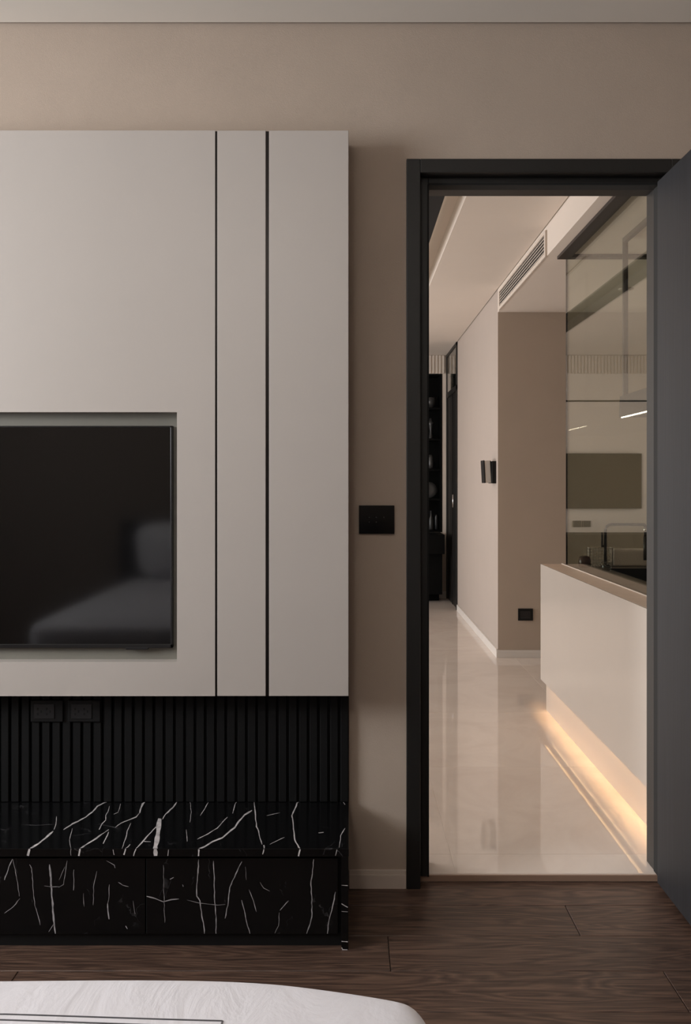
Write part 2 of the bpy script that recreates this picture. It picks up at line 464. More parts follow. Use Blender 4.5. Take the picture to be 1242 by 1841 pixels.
a, b = pxs(386.5, 390.5); box('inlay', (a, b, PF + 0.004, WY, PZ0 - 0.001, PZ1 - 0.001), M['groove'], pa)
a, b = pxs(477.5, 483.5); box('inlay', (a, b, PF + 0.004, WY, PZ0 - 0.001, PZ1 - 0.001), M['groove'], pa)

# television
TY = PF + 0.018
tx1 = X(310, TY); tz1 = Z(765.5, TY); tz0 = Z(1165, TY)
tx0 = tx1 - (tz1 - tz0) * 1.775
tv = thing('television', ((tx0 + tx1) / 2, PF + RB, tz0), 'large black flat television set into the ivory panel niche', 'television')
box('housing', (tx0 + 0.004, tx1 - 0.004, TY + 0.006, PF + RB, tz0 + 0.004, tz1 - 0.004), M['bezel'], tv, 0.003)
boxes('bezel', [(tx0, tx0 + 0.006, TY, TY + 0.02, tz0, tz1), (tx1 - 0.006, tx1, TY, TY + 0.02, tz0, tz1),
                (tx0, tx1, TY, TY + 0.02, tz1 - 0.005, tz1), (tx0, tx1, TY, TY + 0.02, tz0, tz0 + 0.011)], M['bezel'], tv, 0.001)
box('screen', (tx0 + 0.006, tx1 - 0.006, TY + 0.002, TY + 0.006, tz0 + 0.011, tz1 - 0.005), M['screen'], tv)
box('sensor', (X(226, TY), X(266, TY), TY - 0.001, TY + 0.014, tz0 - 0.005, tz0 + 0.001), M['bezel'], tv, 0.001)

# ------------------------------------------------------------------ slatted backing below the panel
BT = 0.2626                                     # bench top height
sl = thing('slatted_backing', (-1.0, WY, BT), 'black vertical slatted backing between ivory panel and marble bench', 'slat panel')
box('backing_board', (PXL, 0.0, WY - 0.006, WY, BT, PZ0 + 0.03), M['black'], sl)
SP = 0.0306
k = 0
xr = -0.001
while xr - SP > PXL:
    piece('slat', SP - 0.007, 0.016, PZ0 + 0.03 - BT, M['slat'], 0.002, sl, (xr - (SP - 0.007) / 2, WY - 0.014, PZ0 + 0.03))
    xr -= SP
# two twin sockets on the slats
for px0, who in ((56.5, 'black wall socket on the slats, farther from the door'), (123.5, 'black wall socket on the slats, nearer the door')):
    Y = WY - 0.022
    a, b = X(px0, Y), X(px0 + 58, Y); z1, z0 = Z(1258, Y), Z(1297, Y)
    t = thing('wall_socket', ((a + b) / 2, Y, z0), who, 'socket', 'sockets on the slatted backing')
    box('cover_plate', (a, b, Y - 0.008, Y, z0, z1), M['black'], t, 0.002)
    a2, b2 = X(px0 + 6.5, Y), X(px0 + 43, Y); z3, z2 = Z(1264.5, Y), Z(1291, Y)
    ins = box('socket_insert', (a2, b2, Y - 0.0105, Y - 0.008, z2, z3), M['insert'], t, 0.001)
    for u in (0.28, 0.72):
        for du, dv in ((-0.09, 0.17), (-0.09, -0.17), (0.08, 0)):
            cx = a2 + (b2 - a2) * (u + du); cz = z2 + (z3 - z2) * (0.5 + dv)
            box('pin_hole', (cx - 0.0022, cx + 0.0022, Y - 0.0109, Y - 0.0104, cz - 0.0035, cz + 0.0035), M['hole'], ins)

# ------------------------------------------------------------------ marble bench
BF = 2.424
bench = thing('marble_bench', (-1.0, 2.62, 0), 'low black marble bench with drawers under the television panel', 'bench')
BEX = X(613.5, BF)
top = box('bench_top', (PXL, 0.0, BF, WY, BT - 0.0205, BT), M['marble'], bench, 0.0008)
endp = box('end_panel', (BEX, -0.001, BF + 0.0005, WY, 0.0, BT - 0.0205), M['marble'], bench, 0.0008)
DF = 2.434
dz1, dz0 = Z(1543.5, DF), Z(1679, DF)
d_edges = [X(608.5, DF), X(262.0, DF), X(262.0, DF) - 0.502, X(262.0, DF) - 1.004, PXL]
drawers = []
for i in range(4):
    drawers.append(box('drawer_front', (d_edges[i + 1] + 0.0015, d_edges[i] - 0.0015, DF, DF + 0.02, dz0, dz1), M['marble'], bench, 0.0008))
box('carcass', (PXL + 0.005, BEX, DF + 0.021, WY - 0.002, 0.034, BT - 0.0205), M['black'], bench)
box('plinth', (PXL + 0.005, BEX, DF + 0.014, 2.72, 0.0, 0.034), M['black'], bench)

def vein_mesh(polys, plane, parent, mat=None):
    """tapered irregular ribbons lying on a polished face; polys: (points, width px)"""
    bm = bmesh.new(); L = ORG[parent.name]
    for pts, w, base in polys:
        # resample with a little wander
        fine = []
        for (u0, v0), (u1, v1) in zip(pts[:-1], pts[1:]):
            n = max(2, int(math.hypot(u1 - u0, v1 - v0) / 22))
            for i in range(n):
                t = i / n
                fine.append((u0 + (u1 - u0) * t + random.uniform(-2.2, 2.2) * (i > 0), v0 + (v1 - v0) * t))
        fine.append(pts[-1])
        prev = None
        for i, (u, v) in enumerate(fine):
            px, py = base + u / 3.7636, 1420 + v / 3.7636
            i0, i1 = max(i - 1, 0), min(i + 1, len(fine) - 1)
            du, dv = fine[i1][0] - fine[i0][0], fine[i1][1] - fine[i0][1]
            l = math.hypot(du, dv) or 1
            ww = w * 0.5 * random.uniform(0.65, 1.25)
            nx, ny = -dv / l * ww, du / l * ww
            if len(fine) > 3 and i in (0, len(fine) - 1) and w < 6: nx *= 0.5; ny *= 0.5
            row_ = []
            for sgn in (-1, 1):
                qx, qy = px + sgn * nx, py + sgn * ny
                if plane == 'top':
                    qy = max(qy, 1441.5)
                    Yq = min((CAMH - BT) * F / (qy - VY), WY - 0.023)
                    Yq = max(Yq, BF + 0.001)
                    p = Vector((X(qx, Yq), Yq, BT + 0.0003))
                else:
                    p = Vector((X(qx, plane), plane - 0.0003, Z(qy, plane)))
                row_.append(bm.verts.new(p - L))
            if prev:
                try: bm.faces.new((prev[0], row_[0], row_[1], prev[1]))
                except ValueError: pass
            prev = row_
    o = link('veining', new_mesh(bm), mat or M['vein'], parent, L)
    o['kind'] = 'stuff'
    return o
A, B = 0, 320
topv = [([(200, 402), (260, 365), (310, 325), (360, 280)], 3.2, A), ([(365, 270), (378, 235), (382, 180)], 1.2, A),
  ([(430, 270), (490, 230), (525, 215), (580, 185), (625, 150), (660, 110), (700, 90), (740, 65)], 1.9, A),
  ([(540, 402), (600, 360), (650, 330), (690, 300)], 2.2, A), ([(698, 365), (715, 330), (735, 285)], 2.2, A), ([(690, 300), (735, 270)], 1.0, A),
  ([(670, 270), (690, 230), (715, 205), (715, 175), (730, 150), (740, 110)], 1.5, A),
  ([(780, 255), (820, 225), (870, 205), (920, 185), (945, 155)], 1.5, A), ([(945, 158), (955, 120), (978, 70)], 3.2, A),
  ([(825, 402), (850, 330), (860, 280), (885, 225)], 1.3, A), ([(848, 402), (880, 370)], 1.2, A),
  ([(920, 402), (975, 340), (1020, 290), (1065, 240)], 1.8, A), ([(975, 350), (1020, 352)], 1.0, A),
  ([(1050, 402), (1063, 330), (1073, 250), (1082, 195)], 7.5, A), ([(1100, 200), (1120, 165), (1170, 120), (1195, 80), (1215, 68)], 2.0, A),
  ([(480, 402), (470, 340), (490, 260)], 0.9, A), ([(800, 150), (815, 95)], 0.7, A), ([(770, 165), (800, 152)], 0.7, A),
  ([(138, 402), (180, 385), (235, 350), (300, 325), (340, 290), (385, 255), (410, 215), (450, 170), (500, 140)], 2.4, B),
  ([(130, 335), (200, 300), (265, 260), (300, 220), (335, 185)], 1.2, B), ([(370, 160), (380, 120), (395, 70)], 1.5, B),
  ([(515, 68), (522, 150), (530, 250), (545, 280), (555, 330), (568, 370)], 1.8, B), ([(580, 375), (582, 402)], 2.0, B),
  ([(815, 68), (790, 130), (770, 175), (780, 240), (790, 340), (810, 375), (825, 402)], 2.2, B),
  ([(150, 175), (180, 130), (205, 75)], 1.1, B), ([(62, 350), (55, 270)], 1.3, B), ([(80, 220), (90, 150), (80, 70)], 0.8, B),
  ([(1130, 260), (1100, 310), (1090, 390)], 1.4, B), ([(1105, 65), (1130, 100)], 1.4, B), ([(620, 370), (680, 340), (720, 322)], 0.9, B),
  ([(600, 175), (690, 155)], 0.7, B), ([(950, 292), (985, 288)], 1.0, B)]
vein_mesh(topv, 'top', top)
lip = [([(200, 400), (188, 446)], 3.6, A), ([(541, 400), (533, 447)], 2.6, A), ([(480, 400), (480, 445)], 0.8, A), ([(850, 400), (838, 440)], 2.0, A),
  ([(920, 400), (903, 448)], 1.6, A), ([(1050, 400), (1053, 447)], 7.2, A), ([(765, 405), (772, 440)], 1.0, A), ([(1140, 405), (1135, 447)], 1.0, A),
  ([(141, 402), (138, 448)], 3.0, B), ([(581, 402), (572, 436)], 2.0, B), ([(826, 402), (815, 449)], 2.4, B), ([(1075, 405), (1065, 445)], 1.2, B)]
vein_mesh(lip, BF, top)
fA = [([(30, 610), (60, 520), (85, 468)], 1.5, A), ([(88, 470), (105, 560), (122, 650), (130, 720)], 1.0, A), ([(135, 735), (90, 790), (30, 835)], 1.1, A),
  ([(215, 530), (222, 640), (235, 780), (260, 860), (272, 915)], 1.0, A), ([(335, 505), (345, 600), (350, 720), (362, 850), (375, 973)], 3.0, A),
  ([(300, 650), (350, 656), (400, 655)], 1.0, A), ([(500, 540), (497, 680)], 1.1, A), ([(655, 550), (635, 640), (630, 780)], 0.9, A),
  ([(740, 640), (738, 720), (728, 770)], 1.0, A), ([(728, 770), (730, 820), (738, 875)], 2.2, A), ([(455, 480), (440, 580), (430, 640), (395, 660)], 0.9, A),
  ([(400, 610), (440, 520)], 0.7, A), ([(720, 480), (775, 510), (780, 530)], 1.0, A), ([(800, 625), (830, 645), (870, 655)], 1.1, A), ([(900, 750), (915, 840)], 0.7, A),
  ([(850, 920), (862, 940)], 1.2, A), ([(330, 960), (362, 910)], 0.8, A), ([(200, 505), (212, 530)], 1.0, A), ([(565, 700), (570, 790)], 0.6, A)]
fB = [([(1105, 510), (1108, 640), (1110, 760), (1115, 900)], 0.7, A), ([(992, 720), (1050, 735), (1105, 757), (1160, 742), (1210, 738)], 2.0, A), ([(1150, 605), (1175, 592)], 1.2, A),
  ([(140, 470), (135, 560), (127, 640), (127, 720), (148, 750), (160, 850), (172, 900), (178, 973)], 1.7, B),
  ([(240, 480), (245, 580), (248, 760), (258, 860), (257, 973)], 1.5, B), ([(432, 485), (390, 570), (350, 660), (340, 760), (318, 870)], 1.5, B),
  ([(430, 745), (450, 820), (470, 920), (487, 973)], 1.4, B), ([(480, 675), (510, 750), (530, 825)], 1.1, B), ([(690, 815), (720, 780), (748, 750)], 1.5, B),
  ([(685, 830), (680, 920), (655, 970)], 0.8, B), ([(918, 470), (910, 540), (898, 640), (905, 720), (905, 860), (885, 930), (870, 973)], 1.6, B),
  ([(1065, 690), (1045, 790), (1020, 890), (1010, 973)], 1.7, B), ([(555, 625), (580, 665), (620, 685)], 1.0, B), ([(60, 745), (140, 765), (270, 780), (320, 775)], 0.7, B),
  ([(455, 520), (462, 610)], 0.6, B), ([(30, 640), (35, 655)], 1.0, B)]
vein_mesh(fA, DF, drawers[1], M['veinf'])
vein_mesh(fB, DF, drawers[0], M['veinf'])
vein_mesh([([(1106, 770), (1148, 795)], 1.4, B), ([(1106, 822), (1148, 825)], 1.0, B), ([(1106, 1025), (1148, 1028)], 1.6, B), ([(1112, 432), (1148, 434)], 1.2, B),
           ([(1106, 645), (1148, 648)], 1.0, B), ([(1106, 1068), (1112, 1080)], 1.5, B), ([(1110, 1082), (1146, 1084)], 2.6, B)], BF + 0.0005, endp)

# ------------------------------------------------------------------ light switch by the door
Y = WY
a, b, z1, z0 = X(645, Y - 0.009), X(709, Y - 0.009), Z(908.5, Y - 0.009), Z(960, Y - 0.009)
t = thing('light_switch', ((a + b) / 2, Y, z0), 'black glass touch light switch on the taupe wall beside the doorway', 'switch')
box('glass_plate', (a, b, Y - 0.009, Y, z0, z1), M['switch'], t, 0.0015)
for u, v in ((663.5, 930), (676.5, 930), (690, 930), (663.5, 938.5), (676.5, 938.5)):
    cx, cz = X(u, Y - 0.009), Z(v, Y - 0.009)
    box('icon', (cx - 0.0016, cx + 0.0016, Y - 0.0093, Y - 0.0088, cz - 0.0016, cz + 0.0016), M['icon'], t)

# ------------------------------------------------------------------ hall, kitchen and living room shell
hf = box('floor_hall', (LX, KX, 2.846, FAR, -0.1, HF - 0.0008), M['grout'])
S(hf, 'polished cream tile floor of the hall and living room', 'floor')
TXW, TYW = 0.80, 0.92
xs = [0.327 + TXW * i for i in range(-6, 5)]
xs = [LX] + [v for v in xs if LX + 0.05 < v < KX - 0.05] + [KX]
ys = [2.852] + [3.0 + TYW * i for i in range(0, 8)] + [FAR]
ys = [v for v in ys if v <= FAR]
for i in range(len(xs) - 1):
    for j in range(len(ys) - 1):
        if ys[j + 1] - ys[j] < 0.02: continue
        piece('tile', xs[i + 1] - xs[i] - 0.0008, ys[j + 1] - ys[j] - 0.0008, 0.012, M['tile'], 0.0005, hf, ((xs[i] + xs[i + 1]) / 2, (ys[j] + ys[j + 1]) / 2, HF))

S(box('wall_hall', (HX, HX + 0.12, 6.371, 8.73, HF, HC + 0.05), M['hallwall']), 'pale beige hall wall running away from the kitchen', 'wall')
S(box('wall_kitchen', (HX + 0.001, KX, 6.37, 6.50, HF, SOF), M['kwall']), 'taupe wall at the far end of the kitchen', 'wall')
S(boxes('wall_far', [(LX, 0.29, FAR, FAR + 0.34, 0, 2.7), (0.965, KX, FAR, FAR + 0.34, 0, 2.7), (0.29, 0.965, FAR, FAR + 0.34, 0, 0.70), (0.29, 0.965, FAR, FAR + 0.34, 2.345, 2.7), (0.29, 0.965, FAR + 0.30, FAR + 0.34, 0.70, 2.345)], M['farwall']), 'pale far wall of the living room', 'wall')
S(boxes('wall_living', [(LX - 0.12, LX, WB, 4.0, 0, 2.7), (LX - 0.12, LX, 8.4, FAR, 0, 2.7), (LX - 0.12, LX, 4.0, 8.4, 0, 0.2), (LX - 0.12, LX, 4.0, 8.4, 2.3, 2.7)], M['hallwall']),
  'living room side wall with the long window', 'wall')
S(box('wall_kitchen_side', (KX, KX + 0.12, WB, FAR, 0, 2.7), M['hallwall']), 'pale side wall of the kitchen', 'wall')
S(box('ceiling_hall', (0.54, HX - 0.006, WB, FAR, HC, 2.70), M['hallceil']), 'pale hall ceiling leading to the living room', 'ceiling')
S(box('trim_4', (HX - 0.006, HX + 0.001, WB, FAR, HC + 0.010, 2.70), M['gap']), 'fine shadow gap along the hall ceiling', 'trim')
S(box('ceiling_living', (LX, 0.33, WB, FAR, HC, 2.70), M['hallceil']), 'pale living room ceiling beside the cove', 'ceiling')
S(boxes('trim_5', [(0.33, 0.44, WB, FAR, HC - 0.004, 2.69)], M['gap']), 'black ceiling strip beside the lit cove', 'trim')
S(box('ceiling_cove', (0.44, 0.54, WB, FAR, 2.62, 2.70), M['hallceil']), 'recessed light cove in the hall ceiling', 'ceiling')
cv = box('cove_light', (0.448, 0.458, WB + 0.1, FAR - 0.1, 2.605, 2.612), M['coveled'])
tag(cv, 'slim warm light strip hidden in the hall ceiling cove', 'light strip')
S(box('ceiling_kitchen', (HX, KX, WB, 6.371, SOF, 2.70), M['hallceil']), 'lowered beige kitchen ceiling with the air grille on its side', 'ceiling')
S(box('ceiling_room', (HX + 0.01, KX, 6.372, FAR, HC, 2.70), M['hallceil']), 'ceiling of the room behind the dark glazed door', 'ceiling')
S(boxes('baseboard_hall', [(HX - 0.012, HX, 6.371, 8.70, HF, HF + 0.058)], M['basew'], bev=0.001), 'white skirting along the pale hall wall', 'baseboard')
S(boxes('baseboard_kitchen', [(HX - 0.012, KX, 6.358, 6.37, HF, HF + 0.036), (HX - 0.008, KX, 6.362, 6.37, HF + 0.036, HF + 0.052)], M['basew'], bev=0.001), 'white skirting under the taupe kitchen wall', 'baseboard')
S(box('baseboard_far', (0.935, HX, FAR - 0.012, FAR, HF, HF + 0.07), M['basew'], bev=0.001), 'white skirting beside the black shelf cabinet', 'baseboard')

w2 = thing('window_2', (LX - 0.06, 6.2, 0.2), 'long living room window with dark frame', 'window', kind='structure')
boxes('window_frame', [(LX - 0.09, LX - 0.03, y, y + 0.05, 0.2, 2.3) for y in (4.0, 5.44, 6.9, 8.35)] +
      [(LX - 0.09, LX - 0.03, 4.0, 8.4, 0.2, 0.25), (LX - 0.09, LX - 0.03, 4.0, 8.4, 2.25, 2.3)], M['winframe'], w2)
for y0, y1 in ((4.05, 5.44), (5.49, 6.9), (6.95, 8.35)):
    box('pane', (LX - 0.064, LX - 0.056, y0, y1, 0.25, 2.25), M['winpane'], w2)

# fluted band and groove on the far wall
bm = bmesh.new()
zf0, zf1 = Z(672, FAR), HC - 0.004
add_box(bm, -3.5, 0.99, FAR - 0.006, FAR, zf0, zf1)
xx = -3.49
while xx < 0.97:
    add_box(bm, xx, xx + 0.020, FAR - 0.018, FAR - 0.006, zf0, zf1); xx += 0.034
fo = link('wall_fluting', new_mesh(bm), M['farwall']); fo['kind'] = 'structure'
tag(fo, 'narrow vertical fluted band along the top of the far wall', 'trim', kind='structure')
S(box('trim_6', (-3.5, 0.25, FAR - 0.006, FAR, 2.05, 2.064), M['gap']), 'thin dark horizontal groove on the far wall', 'trim')

# glazed dark door at the end of the hall wall
d2 = thing('door_2', (HX, 9.2, HF), 'dark door with glass transom at the end of the hall wall', 'door', kind='structure')
DY0, DY1 = 8.73, FAR
boxes('door_frame', [(HX - 0.012, HX + 0.11, DY0, DY0 + 0.05, HF, HC), (HX - 0.012, HX + 0.11, DY1 - 0.05, DY1 - 0.001, HF, HC),
                     (HX - 0.012, HX + 0.11, DY0, DY1 - 0.001, HC - 0.03, HC), (HX - 0.012, HX + 0.11, DY0, DY1 - 0.001, 2.08, 2.13)], M['frame'], d2, 0.001)
box('transom_pane', (HX - 0.006, HX + 0.002, DY0 + 0.05, DY1 - 0.05, 2.13, HC - 0.03), M['pane'], d2)
lf = box('door_leaf', (HX + 0.004, HX + 0.044, DY0 + 0.05, DY1 - 0.05, HF, 2.08), M['frame'], d2, 0.001)
tube('door_pull', [(HX - 0.03, DY0 + 0.11, 0.98), (HX - 0.03, DY0 + 0.11, 1.1)], 0.008, M['chrome'], lf)
box('stile', (HX - 0.002, HX + 0.004, DY0 + 0.43, DY0 + 0.46, HF, 2.08), M['steel'], lf)

# black display cabinet at the far wall
cb = thing('display_cabinet', (0.6, FAR, HF), 'tall black open display shelf at the far end of the hall', 'cabinet')
cz0, cz1 = 0.701, 2.344
cx0, cx1 = 0.291, 0.9645
SF, SBK = FAR - 0.004, FAR + 0.298
box('back_board', (cx0, cx1, SBK - 0.02, SBK, cz0, cz1), M['cabblack'], cb)
box('side_board', (cx1 - 0.02, cx1, SF, SBK - 0.02, cz0, cz1), M['cabblack'], cb, 0.001)
box('side_board', (cx0, cx0 + 0.02, SF, SBK - 0.02, cz0, cz1), M['cabblack'], cb, 0.001)
shz = [0.701, 1.03, 1.335, 1.65, 1.97, cz1 - 0.02]
for z in shz:
    box('shelf', (cx0 + 0.02, cx1 - 0.02, SF + 0.01, SBK - 0.02, z, z + 0.02), M['cabblack'], cb, 0.001)
con = thing('low_cabinet', (-0.2, FAR, 0.1), 'black low cabinet below the display shelf on the far wall', 'cabinet')
box('upper_drawer', (-1.6, X(799.5, 9.2), 9.2, FAR - 0.001, 0.51, 0.70), M['cabblack'], con, 0.002)
box('cabinet_body', (-1.6, X(795, 9.3), 9.3, FAR - 0.001, 0.10, 0.51), M['cabblack'], con, 0.002)
box('plinth', (-1.55, X(789, 9.45), 9.45, FAR - 0.001, HF, 0.10), M['cabblack'], con)
# ornaments on its shelves
def deco(name, prof, x, z, lab, cat):
    o = lathe(name, prof, (x, 9.76, z), M['decor'], None, 20); tag(o, lab, cat, 'ornaments on the black display shelf'); return o
sx = X(774.5, 9.76)
deco('ceramic_bowl', [(0.02, 0), (0.03, 0.004), (0.05, 0.05), (0.058, 0.11), (0.054, 0.11), (0.045, 0.05), (0.01, 0.012)], sx, 1.99, 'grey bowl on the top compartment of the black display shelf', 'bowl')
deco('stem_vase', [(0.03, 0), (0.02, 0.02), (0.012, 0.08), (0.02, 0.14), (0.034, 0.165), (0.02, 0.18), (0.014, 0.215), (0.008, 0.215)], sx, 1.67, 'slender grey vase on the second compartment of the display shelf', 'vase')
deco('round_vase', [(0.02, 0), (0.03, 0.01), (0.036, 0.06), (0.03, 0.12), (0.018, 0.15), (0.012, 0.15)], sx, 1.355, 'small rounded grey vase on the middle compartment of the display shelf', 'vase')
o = lathe('upright_plate', [(0.01, 0), (0.05, 0.004), (0.085, 0.014), (0.083, 0.018), (0.04, 0.01), (0.005, 0.008)], (sx - 0.02, 9.77, 1.135), M['decor'], None, 28)
o.rotation_euler = (math.radians(82), 0, 0); tag(o, 'pale plate propped upright in the display shelf', 'plate', 'ornaments on the black display shelf')
deco('tall_bottle', [(0.022, 0), (0.026, 0.01), (0.026, 0.1), (0.012, 0.14), (0.012, 0.2), (0.008, 0.2)], sx + 0.002, 0.721, 'slim grey bottle standing in the lowest compartment of the display shelf', 'bottle')
o = lathe('dark_bottle', [(0.022, 0), (0.026, 0.01), (0.026, 0.1), (0.02, 0.14), (0.018, 0.16), (0.01, 0.16)], (sx + 0.06, 9.78, 0.721), M['insert'], None, 20)
tag(o, 'short dark bottle beside the slim grey one in the display shelf', 'bottle', 'ornaments on the black display shelf')

# living room television seen in the glass, with sockets below it
t = thing('living_room_television', (-0.35, FAR, 0.94), 'wide black television on the pale living room wall', 'television')
box('housing', (-0.783, 0.24, FAR - 0.05, FAR - 0.001, 0.945, 1.515), M['bezel'], t, 0.003)
box('screen', (-0.775, 0.232, FAR - 0.0515, FAR - 0.05, 0.955, 1.505), M['screen'], t)
for xa, lab_ in ((-0.170, 'grey socket plate under the living room television, nearer the hall'), (-0.267, 'grey socket plate under the living room television, nearer the window')):
    o = box('twin_socket', (xa, xa + 0.088, FAR - 0.01, FAR, 0.755, 0.82), M['insert'], None, 0.002)
    tag(o, lab_, 'socket', 'socket plates under the living room television')

# ------------------------------------------------------------------ air grille
g = thing('air_grille', (HX, 5.5, SOF), 'long white air-conditioning grille on the kitchen ceiling drop', 'air grille')
gy0, gy1, gz0, gz1 = 4.79, 6.29, 2.372, 2.508
box('grille_back', (HX - 0.001, HX, gy0 + 0.02, gy1 - 0.02, gz0 + 0.015, gz1 - 0.012), M['ventdark'], g)
for e in ((gy0, gy0 + 0.03, gz0, gz1), (gy1 - 0.03, gy1, gz0, gz1), (gy0 + 0.03, gy1 - 0.03, gz0, gz0 + 0.022), (gy0 + 0.03, gy1 - 0.03, gz1 - 0.016, gz1)):
    box('frame_bar', (HX - 0.010, HX, e[0], e[1], e[2], e[3]), M['vent'], g, 0.001)
nl = 5
for i in range(nl):
    z = gz0 + 0.034 + (gz1 - gz0 - 0.052) * i / (nl - 0.4)
    piece('louvre', 0.003, gy1 - gy0 - 0.06, 0.004, M['vent'], 0.0, g, (HX - 0.0045, (gy0 + gy1) / 2, z))

# grey and black box on the hall wall
t = thing('wall_intercom', (HX, 6.53, 1.21), 'small black and grey box fixed to the pale hall wall', 'intercom')
box('back_plate', (0.986, HX, 6.44, 6.62, 1.208, 1.362), M['black'], t, 0.003)
bm = bmesh.new(); add_box(bm, -0.021, 0.021, -0.065, 0.065, -0.076, 0.078, 0.002)
bb_ = link('front_box', new_mesh(bm), M['greybox'], t, (0.963, 6.53, 1.288)); bb_.rotation_euler = (0, math.radians(-3), 0)
bm = bmesh.new(); add_box(bm, -0.004, 0.004, -0.068, 0.068, -0.078, 0.080, 0.002)
fp = link('front_cover', new_mesh(bm), M['black'], t, (0.938, 6.53, 1.288)); fp.rotation_euler = (0, math.radians(-3), 0)
bm = bmesh.new(); add_box(bm, -0.003, 0.003, -0.066, 0.066, -0.077, 0.079, 0.001)
fp = link('rear_cover', new_mesh(bm), M['black'], t, (0.983, 6.53, 1.286)); fp.rotation_euler = (0, math.radians(-3), 0)

# socket on the taupe kitchen wall
Y = 6.37
a, b, z1, z0 = X(931, Y), X(957.5, Y), Z(1094, Y), Z(1115.5, Y)
t = thing('wall_socket', ((a + b) / 2, Y, z0), 'small black socket low on the taupe kitchen wall', 'socket')
box('cover_plate', (a, b, Y - 0.009, Y, z0, z1), M['black'], t, 0.002)
ins = box('socket_insert', (a + 0.016, b - 0.018, Y - 0.011, Y - 0.009, z0 + 0.015, z1 - 0.018), M['insert'], t, 0.001)
boxes('socket_rim', [(a + 0.016, b - 0.018, Y - 0.012, Y - 0.011, z0 + 0.015, z0 + 0.018), (a + 0.016, b - 0.018, Y - 0.012, Y - 0.011, z1 - 0.021, z1 - 0.018),
                     (a + 0.016, a + 0.019, Y - 0.012, Y - 0.011, z0 + 0.015, z1 - 0.018), (b - 0.021, b - 0.018, Y - 0.012, Y - 0.011, z0 + 0.015, z1 - 0.018)], M['icon'], ins)

# ------------------------------------------------------------------ kitchen counter
CE = 4.89
KF = 1.003                                   # gloss front plane
kz0, kz1 = 0.1845, 0.787
GX = 1.118                                   # glass plane
kc = thing('kitchen_counter', (1.3, 3.9, HF), 'gloss ivory kitchen counter floating over a lit toe space', 'kitchen counter')
box('front_panel', (KF, KF + 0.008, 2.95, CE, kz0, kz1), M['gloss'], kc, 0.001)
box('end_panel', (KF + 0.008, 1.80, CE - 0.02, CE, kz0 + 0.03, kz1 - 0.022), M['gloss'], kc, 0.001)
boxes('carcass', [(KF + 0.008, 1.80, 2.95, CE - 0.02, kz0 + 0.03, 0.57), (KF + 0.020, 1.80, 2.95, CE, kz0, kz0 + 0.03)], M['gloss'], kc)
box('toe_kick', (1.036, 1.78, 2.95, 4.905, HF, kz0), M['gloss'], kc)
box('ledge', (KF + 0.0085, GX - 0.006, 2.95, 3.898, kz1 - 0.02, kz1), M['ledge'], kc)
box('ledge', (KF + 0.0085, GX - 0.006, 3.902, CE, kz1 - 0.02, kz1), M['ledge'], kc)
box('trim_strip', (GX - 0.006, GX - 0.003, 2.95, CE, kz1 - 0.02, kz1 + 0.004), M['trimw'], kc)
box('ledge_support', (GX - 0.003, GX + 0.02, 2.95, CE - 0.02, 0.57, kz1 - 0.022), M['gloss'], kc)
# worktop with the sink cut out
kx0, kx1, ky0, ky1 = 1.27, 1.68, 3.62, 4.62
WX0, WX1 = GX - 0.003, 1.80
wt = kz1 + 0.001
boxes('worktop', [(WX0, kx0, 2.95, CE, wt - 0.022, wt), (kx1, WX1, 2.95, CE, wt - 0.022, wt), (kx0, kx1, 2.95, ky0, wt - 0.022, wt), (kx0, kx1, ky1, CE, wt - 0.022, wt)], M['ctop'], kc)
box('light_channel', (KF + 0.0197, KF + 0.0225, 2.96, CE - 0.002, kz0 - 0.0005, kz0 + 0.0295), M['black'], kc)
box('light_strip', (KF + 0.0085, KF + 0.0195, 2.96, CE - 0.002, kz0 + 0.025, kz0 + 0.0295), M['led'], kc)
sk = thing('kitchen_sink', (1.45, 4.1, 0.6), 'dark inset kitchen sink in the worktop', 'sink')
boxes('basin', [(kx0, kx0 + 0.006, ky0, ky1, 0.60, wt + 0.001), (kx1 - 0.006, kx1, ky0, ky1, 0.60, wt + 0.001), (kx0, kx1, ky0, ky0 + 0.006, 0.60, wt + 0.001),
                (kx0, kx1, ky1 - 0.006, ky1, 0.60, wt + 0.001), (kx0, kx1, ky0, ky1, 0.594, 0.60)], M['steel'], sk)
lathe('drain', [(0.045, 0), (0.045, 0.004), (0.03, 0.005), (0.005, 0.002)], (1.45, 4.1, 0.60), M['chrome'], sk)
# tap
fx, fy = X(1088, 4.70), 4.70
fa = thing('kitchen_tap', (fx, fy, wt), 'dark squared-arch kitchen tap behind the sink', 'tap')
ht = Z(943, fy)
fx2 = X(1160, fy)
pts = [(fx, fy, wt), (fx, fy, ht - 0.03)]
for q in range(1, 7):
    t_ = q / 6 * PI / 2; pts.append((fx + 0.03 - 0.03 * math.cos(t_), fy, ht - 0.03 + 0.03 * math.sin(t_)))
pts += [(fx2 - 0.012, fy, ht)]
for q in range(1, 4):
    t_ = q / 3 * PI / 2; pts.append((fx2 - 0.012 + 0.012 * math.sin(t_), fy, ht - 0.012 + 0.012 * math.cos(t_)))
pts += [(fx2, fy, ht - 0.06)]
tube('spout', pts, 0.0075, M['steel'], fa)
tube('spray_head', [(fx2, fy, ht - 0.06), (fx2, fy, wt + 0.035)], 0.010, M['steel'], fa)
tube('collar', [(fx2, fy, ht - 0.018), (fx2, fy, ht - 0.036)], 0.010, M['chrome'], fa)
lathe('tap_base', [(0.022, 0), (0.022, 0.012), (0.012, 0.016)], (fx, fy, wt), M['steel'], fa)
tube('tap_lever', [(fx - 0.016, fy, wt + 0.10), (fx - 0.016, fy, wt + 0.175)], 0.005, M['steel'], fa)
box('lever_joint', (fx - 0.018, fx, fy - 0.005, fy + 0.005, wt + 0.10, wt + 0.112), M['steel'], fa)

